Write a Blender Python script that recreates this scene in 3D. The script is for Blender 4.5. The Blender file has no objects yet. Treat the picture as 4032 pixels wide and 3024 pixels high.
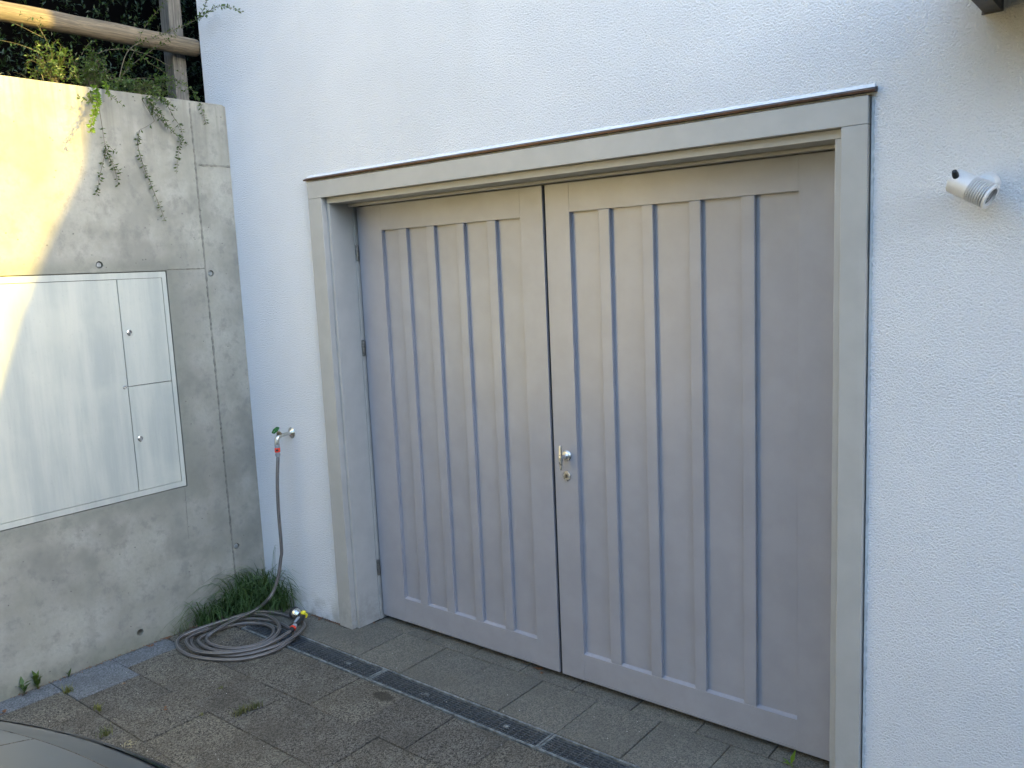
import bpy, bmesh, math, random
from mathutils import Vector, Matrix
from mathutils.geometry import delaunay_2d_cdt
random.seed(7)
sc = bpy.context.scene
col = sc.collection
R = math.radians

# ------------------------------------------------------------------ camera
CAM = Vector((4.0, -2.62, 1.79))
YAW, PIT, ROL, FPX = .68625852, -.13773158, .04388376, 3312.32
M = (Matrix.Rotation(YAW, 3, 'Z') @ Matrix.Rotation(PIT, 3, 'X') @ Matrix.Rotation(ROL, 3, 'Y'))
cam = bpy.data.cameras.new('camera'); cam.sensor_width = 36; cam.lens = FPX/4032*36
cam.clip_start = .05; cam.clip_end = 2000
co = bpy.data.objects.new('camera', cam); col.objects.link(co)
right, fwd, up = M @ Vector((1, 0, 0)), M @ Vector((0, 1, 0)), M @ Vector((0, 0, 1))
co.matrix_world = Matrix(((right.x, up.x, -fwd.x, CAM.x), (right.y, up.y, -fwd.y, CAM.y), (right.z, up.z, -fwd.z, CAM.z), (0, 0, 0, 1)))
sc.camera = co
def ray(u, v): return M @ Vector(((u-2016)/FPX, 1, -(v-1512)/FPX))
def pX(u, v, x): d = ray(u, v); return CAM + d*((x-CAM.x)/d.x)
def pY(u, v, y): d = ray(u, v); return CAM + d*((y-CAM.y)/d.y)
def pZ(u, v, z): d = ray(u, v); return CAM + d*((z-CAM.z)/d.z)

# ------------------------------------------------------------------ light
SUN = Vector((1, .15, .28)).normalized()            # towards the sun
w = bpy.data.worlds.new('World'); sc.world = w; w.use_nodes = True
nt = w.node_tree; nt.nodes.clear()
sky = nt.nodes.new('ShaderNodeTexSky'); sky.sky_type = 'NISHITA'; sky.sun_disc = False
sky.sun_elevation = math.asin(SUN.z); sky.sun_rotation = math.atan2(SUN.x, SUN.y)
sky.dust_density = 1.2; sky.ozone_density = 1.8; sky.air_density = 1.0
bg = nt.nodes.new('ShaderNodeBackground'); bg.inputs[1].default_value = .15
wo = nt.nodes.new('ShaderNodeOutputWorld')
nt.links.new(sky.outputs[0], bg.inputs[0]); nt.links.new(bg.outputs[0], wo.inputs[0])
sl = bpy.data.lights.new('sun', 'SUN'); sl.energy = 2.0; sl.angle = R(.6); sl.color = (1, .71, .13)
so = bpy.data.objects.new('sun', sl); col.objects.link(so)
so.rotation_euler = (-SUN).to_track_quat('-Z', 'Y').to_euler()
sc.view_settings.view_transform = 'Standard'; sc.view_settings.look = 'None'
sc.view_settings.exposure = 3.25; sc.view_settings.gamma = 1; sc.view_settings.use_curve_mapping = False
sc.render.engine = 'CYCLES'
sc.cycles.max_bounces = 8; sc.cycles.diffuse_bounces = 4

# ------------------------------------------------------------------ materials
class NT:
    def __init__(s, name):
        s.m = bpy.data.materials.new(name); s.m.use_nodes = True
        s.t = s.m.node_tree; s.b = s.t.nodes['Principled BSDF']
        s.pos = s.t.nodes.new('ShaderNodeNewGeometry').outputs['Position']
    def n(s, k, **kw):
        x = s.t.nodes.new('ShaderNode'+k)
        for a, v in kw.items(): setattr(x, a, v)
        return x
    def l(s, a, b): s.t.links.new(a, b)
    def put(s, sock, v):
        if hasattr(v, 'links') or isinstance(v, bpy.types.NodeSocket): s.l(v, sock)
        else: sock.default_value = v
    def map(s, scale=(1, 1, 1), loc=(0, 0, 0), src=None):
        x = s.n('Mapping'); x.inputs['Scale'].default_value = scale; x.inputs['Location'].default_value = loc
        s.l(src or s.pos, x.inputs['Vector']); return x.outputs[0]
    def noise(s, scale, det=4, rough=.55, vec=None, dist=0):
        x = s.n('TexNoise'); x.inputs['Scale'].default_value = scale; x.inputs['Detail'].default_value = det
        x.inputs['Roughness'].default_value = rough; x.inputs['Distortion'].default_value = dist
        s.l(vec or s.pos, x.inputs['Vector']); return x.outputs['Fac']
    def voro(s, scale, out='Distance', vec=None, feature='F1'):
        x = s.n('TexVoronoi', feature=feature); x.inputs['Scale'].default_value = scale
        s.l(vec or s.pos, x.inputs['Vector']); return x.outputs[out]
    def ramp(s, fac, a, b, va=0., vb=1.):
        x = s.n('MapRange'); x.interpolation_type = 'SMOOTHSTEP'
        s.put(x.inputs['Value'], fac)
        for i, v in zip(('From Min', 'From Max', 'To Min', 'To Max'), (a, b, va, vb)): x.inputs[i].default_value = v
        return x.outputs['Result']
    def math(s, op, a, b=0.):
        x = s.n('Math', operation=op); s.put(x.inputs[0], a); s.put(x.inputs[1], b); return x.outputs[0]
    def mix(s, f, a, b, mode='MIX'):
        x = s.n('Mix', data_type='RGBA', blend_type=mode)
        s.put(x.inputs[0], f)
        for i, v in ((6, a), (7, b)):
            if isinstance(v, (tuple, list)): v = (*v[:3], 1)
            s.put(x.inputs[i], v)
        return x.outputs[2]
    def bump(s, h, strength=.3, dist=.002, prev=None):
        x = s.n('Bump'); x.inputs['Strength'].default_value = strength; x.inputs['Distance'].default_value = dist
        s.l(h, x.inputs['Height'])
        if prev: s.l(prev, x.inputs['Normal'])
        return x.outputs[0]
    def xyz(s):
        x = s.n('SeparateXYZ'); s.l(s.pos, x.inputs[0]); return x.outputs
    def rnd(s): return s.n('ObjectInfo').outputs['Random']
    def done(s, colr, rough=.6, normal=None, metal=0., spec=.5):
        s.put(s.b.inputs['Base Color'], (*colr, 1) if isinstance(colr, tuple) else colr)
        s.put(s.b.inputs['Roughness'], rough); s.put(s.b.inputs['Metallic'], metal)
        s.b.inputs['Specular IOR Level'].default_value = spec
        if normal: s.l(normal, s.b.inputs['Normal'])
        return s.m

def plain(name, c, rough=.5, metal=0., spec=.5, var=.06, scale=40, bump=0):
    t = NT(name); n = t.noise(scale, 3)
    cc = t.mix(t.ramp(n, .3, .7), tuple(k*(1-var) for k in c), tuple(min(1, k*(1+var)) for k in c))
    r = t.ramp(n, .3, .7, max(0, rough-.05), rough+.05)
    return t.done(cc, r, t.bump(n, .3, bump) if bump else None, metal, spec)

def m_plaster():
    t = NT('rough_white_plaster')
    big = t.noise(1.3, 3); streak = t.noise(1, 4, vec=t.map((5, 5, .5)))
    x, y, z = t.xyz()
    c = t.mix(t.ramp(big, .3, .7), (.79, .795, .80), (.85, .85, .85))
    f = t.math('MULTIPLY', t.ramp(streak, .55, .75, 0, .22), t.ramp(z, 2.0, 3.4))
    c = t.mix(f, c, (.60, .59, .53))
    low = t.math('MULTIPLY', t.ramp(z, .0, .16, 1, 0), t.ramp(t.noise(14, 4), .35, .65, .0, .6))
    c = t.mix(low, c, (.36, .35, .30))
    # rust tint and bracket shade, both painted in below the canopy bracket
    dx = t.math('ABSOLUTE', t.math('SUBTRACT', x, 3.58)); g = t.math('MULTIPLY', t.ramp(dx, 0, .2, 1, 0), t.ramp(z, 2.05, 2.42))
    c = t.mix(t.math('MULTIPLY', g, .55), c, (.42, .34, .2))
    a = t.noise(160, 3, .6, dist=.3); b = t.noise(70, 2, .5)
    v = t.voro(230, feature='SMOOTH_F1')
    h = t.math('ADD', t.math('MULTIPLY', t.ramp(a, .32, .68), 1.), t.math('MULTIPLY', b, .35))
    h = t.math('SUBTRACT', h, t.math('MULTIPLY', v, .5))
    pit = t.ramp(a, .26, .42, .2, 0)
    c = t.mix(pit, c, (.45, .45, .44))
    return t.done(c, .85, t.bump(h, .95, .0036), spec=.25)

def m_concrete():
    t = NT('fair_faced_concrete')
    big = t.noise(1.6, 5, .6); mid = t.noise(7, 5, .65); fine = t.noise(60, 4, .7)
    streak = t.noise(1, 5, .6, vec=t.map((7, 7, .6))); streak2 = t.noise(1, 4, .6, vec=t.map((26, 26, .9))); wide = t.noise(3.2, 4, .6, vec=t.map(loc=(7, 2, 9)))
    x, y, z = t.xyz()
    c = t.mix(t.ramp(big, .3, .7), (.195, .193, .164), (.34, .335, .285))
    c = t.mix(t.ramp(mid, .35, .75, 0, .55), c, (.42, .41, .37))
    c = t.mix(t.ramp(t.noise(14, 5, .7), .46, .68, 0, .6), c, (.15, .15, .138))
    c = t.mix(t.ramp(streak, .5, .72, 0, .5), c, (.22, .225, .20))
    tops = t.math('MULTIPLY', t.ramp(z, 2.25, 2.7), t.ramp(streak2, .42, .66, 0, .75))
    c = t.mix(tops, c, (.17, .165, .14))
    c = t.mix(t.math('MULTIPLY', t.ramp(z, .0, .14, 1, 0), t.ramp(mid, .3, .6, .1, .6)), c, (.15, .16, .11))
    # damp rim around the meter cabinet
    by = t.ramp(y, -.40, -.30, 1, 0)
    bz1 = t.ramp(z, 1.86, 1.94, 1, 0); bz2 = t.ramp(z, .64, .73)
    rim = t.math('MULTIPLY', t.math('MULTIPLY', by, bz1), t.math('MULTIPLY', bz2, t.ramp(mid, .30, .60, .25, .88)))
    c = t.mix(rim, c, (.19, .195, .165))
    c = t.mix(t.ramp(wide, .48, .66, 0, .55), c, (.155, .155, .137))
    pore = t.ramp(t.voro(34), .07, .15, 1, 0); sel = t.ramp(t.noise(15, 2), .55, .62)
    pores = t.math('MULTIPLY', pore, sel)
    c = t.mix(t.math('MULTIPLY', pores, .75), c, (.09, .09, .08))
    c = t.mix(t.ramp(fine, .35, .7, 0, .3), c, (.22, .22, .19))
    white = t.math('MULTIPLY', t.ramp(t.noise(1, 4, .6, vec=t.map((9, 9, 1.1), (3, 5, 1))), .66, .74), .3)
    c = t.mix(white, c, (.52, .52, .48))
    h = t.math('SUBTRACT', t.math('ADD', t.math('MULTIPLY', mid, .6), t.math('MULTIPLY', fine, .35)), t.math('MULTIPLY', pores, 1.4))
    return t.done(c, .82, t.bump(h, .6, .003), spec=.3)

def m_paint(name, c, rough, weather=0., spec=.5):
    t = NT(name)
    g = t.noise(1, 5, .6, vec=t.map((60, 60, 2.2))); n = t.noise(9, 4)
    cc = t.mix(t.ramp(n, .3, .7), tuple(k*.95 for k in c), tuple(k*1.04 for k in c))
    cc = t.mix(t.ramp(g, .3, .75, 0, .04), cc, tuple(k*.85 for k in c))
    x, y, z = t.xyz()
    dirt = t.math('MULTIPLY', t.ramp(z, .0, .28, 1, 0), t.ramp(t.noise(24, 5, .7), .4, .65, .0, .12+weather*3))
    cc = t.mix(dirt, cc, (.2, .19, .16))
    spots = t.math('MULTIPLY', t.ramp(t.voro(9), .01, .022, 1, 0), t.ramp(t.noise(5, 2), .56, .62))
    cc = t.mix(t.math('MULTIPLY', spots, .6), cc, (.12, .11, .1))
    r = rough
    h = t.math('ADD', g, t.noise(3, 2))
    return t.done(cc, r, t.bump(h, .08, .0004), spec=spec)

def m_board():      # fibre-cement cabinet doors
    t = NT('pale_cabinet_board')
    s = t.noise(1, 5, .65, vec=t.map((3, 11, 1.1))); n = t.noise(2.6, 4); s2 = t.noise(1, 4, .6, vec=t.map((3, 60, 3)))
    c = t.mix(t.ramp(s, .32, .7), (.34, .365, .34), (.45, .465, .415))
    c = t.mix(t.ramp(n, .45, .7, 0, .5), c, (.50, .51, .44))
    c = t.mix(t.ramp(s2, .5, .75, 0, .25), c, (.38, .41, .41))
    c = t.mix(t.ramp(t.noise(90, 3), .62, .75, 0, .3), c, (.3, .31, .28))
    return t.done(c, t.ramp(s, .3, .7, .42, .58), t.bump(s2, .2, .0006))

def m_paver():
    t = NT('exposed_aggregate_paver')
    rnd = t.rnd()
    vc = t.n('TexVoronoi'); vc.inputs['Scale'].default_value = 235; t.l(t.pos, vc.inputs['Vector'])
    bw = t.n('RGBToBW'); t.l(vc.outputs['Color'], bw.inputs[0])
    grain = bw.outputs[0]
    c = t.mix(t.ramp(grain, .15, .85), (.02, .018, .015), (.205, .19, .155))
    c = t.mix(t.ramp(t.noise(300, 2), .35, .7, 0, .4), c, (.11, .10, .085))
    c = t.mix(t.math('MULTIPLY', t.ramp(grain, .9, .96), .5), c, (.3, .29, .26))
    c = t.mix(t.ramp(t.noise(4.5, 5, .6), .38, .68, 0, .5), c, (.065, .058, .046))
    c = t.mix(t.ramp(t.noise(9, 4, .6, vec=t.map(loc=(4, 2, 0))), .55, .75, 0, .35), c, (.2, .2, .165))
    c = t.mix(1, c, t.mix(rnd, (.86, .86, .88), (1.12, 1.1, 1.05)), 'MULTIPLY')
    x, y, z = t.xyz()
    back = t.ramp(y, -.32, -.2)
    c = t.mix(t.math('MULTIPLY', back, .28), c, (.225, .22, .185))
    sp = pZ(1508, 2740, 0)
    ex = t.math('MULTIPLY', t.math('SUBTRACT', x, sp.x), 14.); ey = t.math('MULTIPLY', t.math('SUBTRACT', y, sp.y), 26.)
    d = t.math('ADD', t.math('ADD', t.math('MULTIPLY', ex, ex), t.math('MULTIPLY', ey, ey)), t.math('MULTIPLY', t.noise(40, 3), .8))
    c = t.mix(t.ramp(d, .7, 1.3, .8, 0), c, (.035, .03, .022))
    h = t.math('ADD', t.math('MULTIPLY', t.voro(235), -1.), t.math('MULTIPLY', t.noise(500, 2), .4))
    return t.done(c, .9, t.bump(h, .9, .0026), spec=.25)

def m_blue_paver():
    t = NT('blue_grey_paver')
    vc = t.n('TexVoronoi'); vc.inputs['Scale'].default_value = 240; t.l(t.pos, vc.inputs['Vector'])
    bw = t.n('RGBToBW'); t.l(vc.outputs['Color'], bw.inputs[0])
    c = t.mix(t.ramp(bw.outputs[0], .15, .85), (.075, .08, .083), (.19, .2, .205))
    c = t.mix(t.ramp(t.noise(7, 5, .6), .4, .7, 0, .6), c, (.095, .098, .096))
    return t.done(c, .9, t.bump(t.voro(240), .6, .002), spec=.25)

def m_wood(name, a, b, c3, axis):
    t = NT(name)
    sc_ = {'y': (22, 1.5, 22), 'z': (30, 30, 1.6)}[axis]
    v = t.map(sc_)
    wv = t.noise(1, 4, .6, vec=v, dist=1.1); f = t.noise(1, 4, .7, vec=t.map(tuple(k*(5 if k > 5 else 2.5) for k in sc_)))
    ring = t.math('SINE', t.math('MULTIPLY', wv, 38.))
    c = t.mix(t.ramp(ring, -.6, 1), a, b)
    c = t.mix(t.ramp(f, .42, .7, 0, .65), c, c3)
    c = t.mix(t.math('MULTIPLY', t.ramp(ring, .86, 1), .5), c, c3)
    return t.done(c, .8, t.bump(f, .6, .002), spec=.3)

def m_leaf(name, a, b, trans=.35, rough=.45, tc=(.30, .36, .02)):
    t = NT(name); geo = t.n('NewGeometry')
    c = t.mix(geo.outputs['Random Per Island'], a, b)
    t.done(c, rough, spec=.45)
    tr = t.n('BsdfTranslucent'); t.l(t.mix(.4, c, tc, 'MIX'), tr.inputs['Color'])
    mx = t.n('MixShader'); mx.inputs[0].default_value = trans
    out = t.t.nodes['Material Output']
    t.l(t.b.outputs[0], mx.inputs[1]); t.l(tr.outputs[0], mx.inputs[2]); t.l(mx.outputs[0], out.inputs['Surface'])
    return t.m

def m_soil():
    t = NT('dark_soil'); n = t.noise(30, 5, .7)
    return t.done(t.mix(t.ramp(n, .3, .7), (.02, .016, .011), (.06, .05, .035)), .95, t.bump(n, .8, .02), spec=.2)

def m_hose():
    t = NT('grey_ribbed_hose')
    uv = t.n('UVMap'); s = t.n('SeparateXYZ'); t.l(uv.outputs[0], s.inputs[0])
    st = t.math('SINE', t.math('MULTIPLY', s.outputs[0], 2*math.pi*6))
    c = t.mix(t.ramp(st, -.9, .9), (.055, .052, .05), (.16, .148, .14))
    c = t.mix(t.ramp(t.noise(30, 4), .4, .7, 0, .4), c, (.14, .13, .12))
    mark = t.math('MULTIPLY', t.ramp(t.math('SINE', t.math('MULTIPLY', s.outputs[1], 14.)), .9, .93), t.ramp(t.math('ABSOLUTE', t.math('SUBTRACT', s.outputs[0], .5)), .03, .05, .8, 0))
    c = t.mix(mark, c, (.03, .03, .03))
    return t.done(c, .38, spec=.5)

MP = {}
MP['plaster'] = m_plaster(); MP['concrete'] = m_concrete(); MP['board'] = m_board()
MP['door'] = m_paint('grey_lilac_door_paint', (.305, .300, .322), .34, spec=1.)
MP['frame'] = m_paint('warm_grey_frame_paint', (.395, .385, .36), .42, .1)
MP['door'].node_tree.nodes['Principled BSDF'].inputs['IOR'].default_value = 1.48
MP['paver'] = m_paver(); MP['bluepaver'] = m_blue_paver(); MP['soil'] = m_soil()
MP['sand'] = plain('joint_sand', (.028, .025, .02), .95, var=.5, scale=120)
MP['copper'] = plain('brown_copper', (.075, .042, .03), .45, .7, var=.3, scale=60)
MP['edge'] = plain('sky_catch_fillet', (.66, .66, .65), .7, bump=.001, scale=80)
MP['bead'] = plain('grey_sealant', (.5, .5, .49), .8, var=.15, scale=20)
MP['galv'] = plain('galvanised_steel', (.16, .18, .20), .55, .75, var=.25, scale=90)
MP['galv_light'] = plain('worn_zinc', (.34, .37, .38), .5, .7, var=.3, scale=60)
MP['galv_dull'] = plain('dull_zinc', (.21, .23, .23), .6, .5, var=.4, scale=40)
MP['dark'] = plain('black_void', (.0012, .0012, .0012), .95, spec=.05)
MP['chrome'] = plain('polished_chrome', (.75, .75, .73), .14, 1., var=.05)
MP['satin'] = plain('satin_nickel', (.70, .69, .66), .28, 1., var=.08)
MP['brass'] = plain('dull_brass', (.35, .28, .18), .4, 1., var=.2)
MP['casting'] = plain('nickel_plated_casting', (.52, .52, .48), .33, .9, var=.12, scale=60, bump=.001)
MP['green'] = plain('green_lacquer', (.015, .12, .02), .2)
MP['black'] = plain('black_plastic', (.02, .021, .022), .4)
MP['greyp'] = plain('grey_plastic', (.25, .27, .29), .45)
MP['orange'] = plain('orange_red_plastic', (.75, .05, .02), .4)
MP['yellow'] = plain('yellow_plastic', (.72, .62, .03), .4)
MP['hose'] = m_hose()
MP['hinge'] = plain('dull_hinge_steel', (.22, .21, .19), .4, .85, var=.3, scale=120)
MP['lamp'] = plain('silver_lacquer', (.68, .67, .66), .4, .15, var=.05)
MP['lens'] = plain('frosted_lens', (.14, .14, .135), .25)
MP['rail'] = m_wood('weathered_log', (.125, .105, .075), (.20, .165, .115), (.045, .035, .025), 'y')
MP['post'] = m_wood('grey_weathered_post', (.11, .108, .10), (.18, .175, .16), (.035, .032, .03), 'z')
MP['bracket'] = plain('dark_steel_bracket', (.10, .09, .08), .6, .3, var=.3)
MP['hedge'] = m_leaf('hedge_leaf', (.008, .022, .006), (.024, .055, .012), .12, .4, (.05, .1, .01))
MP['shrub'] = m_leaf('shrub_leaf', (.022, .055, .014), (.06, .11, .022), .3)
MP['fresh'] = m_leaf('fresh_leaf', (.11, .22, .02), (.16, .28, .03), .45)
MP['grass'] = m_leaf('grass_blade', (.02, .05, .016), (.09, .165, .06), .3)
MP['tuftg'] = m_leaf('tuft_green_blade', (.035, .06, .018), (.13, .13, .05), .25)
MP['tuft'] = m_leaf('tuft_blade', (.10, .12, .025), (.2, .19, .06), .3)
MP['straw'] = m_leaf('straw', (.34, .28, .16), (.45, .4, .25), .2, .7)
MP['stem'] = plain('shrub_stem', (.07, .06, .035), .7, var=.3)
MP['dry'] = m_leaf('dry_leaf', (.10, .035, .018), (.22, .10, .05), .15, .7)
MP['grit'] = plain('white_grit', (.6, .58, .52), .7)
MP['carpaint'] = plain('dark_grey_metallic', (.05, .055, .057), .3, .35, var=.12, scale=3)
MP['carpaint'].node_tree.nodes['Principled BSDF'].inputs['Coat Weight'].default_value = .6
MP['glass'] = plain('tinted_glass', (.02, .025, .028), .06)
MP['rubber'] = plain('tyre_rubber', (.02, .02, .02), .8)
MP['occluder'] = plain('occluder_render', (.45, .42, .36), .85, scale=2, bump=.004)
MP['rooftile'] = plain('dark_roof_tile', (.12, .07, .05), .8, var=.3, scale=6)
MP['asphalt'] = plain('driveway_asphalt', (.06, .058, .054), .9, var=.3, scale=60)

# ------------------------------------------------------------------ builders
def link(name, me, mat=None, parent=None, smooth=False, bevel=0, kind=None):
    o = bpy.data.objects.new(name, me); col.objects.link(o)
    if mat is not None and not me.materials: me.materials.append(MP[mat])
    if parent:
        o.parent = parent
        o.matrix_parent_inverse = Matrix.Translation(-parent.location) if parent.type == 'EMPTY' and parent.rotation_euler == (0, 0, 0) else parent.matrix_world.inverted()
    if smooth:
        for p in me.polygons: p.use_smooth = True
    if bevel:
        b = o.modifiers.new('bevel', 'BEVEL'); b.width = bevel; b.segments = 2; b.limit_method = 'ANGLE'; b.angle_limit = R(40)
        b.harden_normals = False
    if kind: o['kind'] = kind
    return o
def thing(name, label, cat, loc=(0, 0, 0), group=None):
    o = bpy.data.objects.new(name, None); col.objects.link(o); o.location = loc; o.empty_display_size = .05
    bpy.context.view_layer.update()
    o['label'] = label; o['category'] = cat
    if group: o['group'] = group
    return o
def tag(o, label, cat, group=None):
    o['label'] = label; o['category'] = cat
    if group: o['group'] = group
    return o
def me_from(name, verts, faces):
    me = bpy.data.meshes.new(name); me.from_pydata([tuple(v) for v in verts], [], faces); me.update(); return me
def bmesh_me(name, bm, recalc=True):
    if recalc: bmesh.ops.recalc_face_normals(bm, faces=bm.faces[:])
    me = bpy.data.meshes.new(name); bm.to_mesh(me); bm.free(); return me
def add_box(bm, a, b):
    x0, y0, z0 = a; x1, y1, z1 = b
    vs = [bm.verts.new(p) for p in ((x0, y0, z0), (x1, y0, z0), (x1, y1, z0), (x0, y1, z0), (x0, y0, z1), (x1, y0, z1), (x1, y1, z1), (x0, y1, z1))]
    for f in ((0, 3, 2, 1), (4, 5, 6, 7), (0, 1, 5, 4), (1, 2, 6, 5), (2, 3, 7, 6), (3, 0, 4, 7)): bm.faces.new([vs[i] for i in f])
def box(name, a, b, mat, parent=None, bevel=.0015, kind=None):
    bm = bmesh.new(); add_box(bm, a, b); return link(name, bmesh_me(name, bm), mat, parent, bevel=bevel, kind=kind)
def prism(name, prof, lo, hi, axis, mat, parent=None, bevel=0, smooth=False):
    """prof: list of 2-D points; axis 'x': (y,z) swept over x; 'z': (x,y) over z; 'y': (x,z) over y"""
    def P(p, t): return {'x': (t, p[0], p[1]), 'y': (p[0], t, p[1]), 'z': (p[0], p[1], t)}[axis]
    n = len(prof); bm = bmesh.new()
    A = [bm.verts.new(P(p, lo)) for p in prof]; B = [bm.verts.new(P(p, hi)) for p in prof]
    bm.faces.new(A); bm.faces.new(B[::-1])
    for i in range(n): bm.faces.new((A[i], A[(i+1) % n], B[(i+1) % n], B[i]))
    return link(name, bmesh_me(name, bm), mat, parent, bevel=bevel, smooth=smooth)
def frame_of(d):
    d = Vector(d).normalized(); a = Vector((0, 0, 1)) if abs(d.z) < .9 else Vector((1, 0, 0))
    s = d.cross(a).normalized(); return d, s, s.cross(d).normalized()
def add_lathe(bm, org, d, prof, seg=24, cap=True):
    """prof: (distance along d, radius)"""
    org = Vector(org); d, s, t = frame_of(d); rings = []
    for h, r in prof:
        rings.append([bm.verts.new(org + d*h + (s*math.cos(2*math.pi*i/seg) + t*math.sin(2*math.pi*i/seg))*max(r, 1e-5)) for i in range(seg)])
    for a, b in zip(rings, rings[1:]):
        for i in range(seg): bm.faces.new((a[i], a[(i+1) % seg], b[(i+1) % seg], b[i]))
    if cap: bm.faces.new(rings[0][::-1]); bm.faces.new(rings[-1])
def lathe(name, org, d, prof, mat, parent=None, seg=24, smooth=True, bevel=0):
    bm = bmesh.new(); add_lathe(bm, org, d, prof, seg); me = bmesh_me(name, bm)
    o = link(name, me, mat, parent, smooth=smooth, bevel=bevel)
    if smooth:
        for e in me.edges: pass
        try: me.set_sharp_from_angle(angle=R(35))
        except Exception: pass
    return o
def spline(pts, n=8):
    pts = [Vector(p) for p in pts]; out = []
    P = [pts[0]*2-pts[1]] + pts + [pts[-1]*2-pts[-2]]
    for i in range(1, len(P)-2):
        a, b, c, d = P[i-1:i+3]
        for k in range(n):
            t = k/n
            out.append(.5*((2*b) + (c-a)*t + (2*a-5*b+4*c-d)*t*t + (3*b-3*c+d-a)*t**3))
    out.append(pts[-1]); return out
def add_tube(bm, pts, rad, seg=8, uv=None, cap=True):
    N = len(pts); rad = rad if hasattr(rad, '__len__') else [rad]*N
    d = (pts[1]-pts[0]).normalized(); _, s, _t = frame_of(d); rings = []; L = 0; Ls = []
    for i in range(N):
        dd = (pts[min(i+1, N-1)]-pts[max(i-1, 0)]).normalized()
        s = (s - dd*s.dot(dd)).normalized(); t = dd.cross(s)
        rings.append([bm.verts.new(pts[i] + (s*math.cos(2*math.pi*k/seg)+t*math.sin(2*math.pi*k/seg))*rad[i]) for k in range(seg)])
        if i: L += (pts[i]-pts[i-1]).length
        Ls.append(L)
    for j, (a, b) in enumerate(zip(rings, rings[1:])):
        for k in range(seg):
            f = bm.faces.new((a[k], a[(k+1) % seg], b[(k+1) % seg], b[k])); f.smooth = True
            if uv:
                for lp, q in zip(f.loops, ((k, j), (k+1, j), (k+1, j+1), (k, j+1))): lp[uv].uv = (q[0]/seg, Ls[q[1]])
    if cap: bm.faces.new(rings[0][::-1]); bm.faces.new(rings[-1])
def tube(name, pts, rad, mat, parent=None, seg=10):
    bm = bmesh.new(); uv = bm.loops.layers.uv.new('UVMap'); add_tube(bm, pts, rad, seg, uv)
    return link(name, bmesh_me(name, bm), mat, parent)
def plate(name, outer, holes, to3, depth, mat, parent=None, back=True, kind=None):
    """flat plate with holes; outer / holes are 2-D loops (CCW); to3(p, d) maps to 3-D at depth d"""
    pts = list(outer); edges = [(i, (i+1) % len(outer)) for i in range(len(outer))]
    for h in holes:
        o = len(pts); pts += h; edges += [(o+i, o+(i+1) % len(h)) for i in range(len(h))]
    vs, es, fs, *_ = delaunay_2d_cdt([Vector(p) for p in pts], edges, [], 0, 1e-6)
    def inside(p, poly):
        c = False; j = len(poly)-1
        for i in range(len(poly)):
            (xi, yi), (xj, yj) = poly[i], poly[j]
            if (yi > p[1]) != (yj > p[1]) and p[0] < (xj-xi)*(p[1]-yi)/(yj-yi)+xi: c = not c
            j = i
        return c
    V = []; F = []
    V += [to3(v, 0) for v in vs]
    for f in fs:
        cx = sum(vs[i][0] for i in f)/len(f); cy = sum(vs[i][1] for i in f)/len(f)
        if inside((cx, cy), outer) and not any(inside((cx, cy), h) for h in holes): F.append(tuple(f))
    for loop in [outer]+holes:
        o = len(V); n = len(loop)
        V += [to3(p, 0) for p in loop] + [to3(p, depth) for p in loop]
        F += [(o+i, o+(i+1) % n, o+n+(i+1) % n, o+n+i) for i in range(n)]
    bm = bmesh.new(); bv = [bm.verts.new(v) for v in V]
    for f in F:
        try: bm.faces.new([bv[i] for i in f])
        except ValueError: pass
    bmesh.ops.remove_doubles(bm, verts=bm.verts[:], dist=1e-5)
    return link(name, bmesh_me(name, bm), mat, parent, kind=kind)
def circ(c, r, n=24): return [(c[0]+r*math.cos(2*math.pi*i/n), c[1]+r*math.sin(2*math.pi*i/n)) for i in range(n)]
def rect(x0, y0, x1, y1): return [(x0, y0), (x1, y0), (x1, y1), (x0, y1)]

# ------------------------------------------------------------------ setting: ground
box('ground', (-60, -60, -.30), (90, 60, -.052), 'soil', bevel=0, kind='structure')
bank = box('garden_bank', (-40, -14, -.05), (-.26, 30, 2.655), 'soil', bevel=0, kind='structure')
drv = bmesh.new(); add_box(drv, (-.0, -40, -.05), (4.9, -3.36, -.001)); add_box(drv, (4.905, -40, -.05), (60, 6, -.002))
link('driveway', bmesh_me('driveway', drv), 'asphalt', kind='structure')

# pavers
pav = thing('paving', 'dark exposed aggregate concrete pavers laid in rows before the garage', 'paving'); pav['kind'] = 'structure'
def paver(x0, y0, x1, y1, mat='paver'):
    g = .0017; x0 += g+random.uniform(0, .0012); x1 -= g+random.uniform(0, .0012); y0 += g; y1 -= g+random.uniform(0, .0012)
    if x1-x0 < .02 or y1-y0 < .02: return
    dz = random.uniform(-.0018, .0018); b = .0018
    t = [random.uniform(-.001, .001) for _ in range(4)]
    bm = bmesh.new()
    lo = [bm.verts.new((x, y, -.05)) for x, y in ((x0, y0), (x1, y0), (x1, y1), (x0, y1))]
    mi = [bm.verts.new((x, y, dz-b)) for x, y in ((x0, y0), (x1, y0), (x1, y1), (x0, y1))]
    hi = [bm.verts.new((x, y, dz+t[i])) for i, (x, y) in enumerate(((x0+b, y0+b), (x1-b, y0+b), (x1-b, y1-b), (x0+b, y1-b)))]
    bm.faces.new(hi)
    for a, c in ((lo, mi), (mi, hi)):
        for i in range(4): bm.faces.new((a[i], a[(i+1) % 4], c[(i+1) % 4], c[i]))
    link('paver', bmesh_me('paver', bm), mat, pav)
P_ = .288
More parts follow.
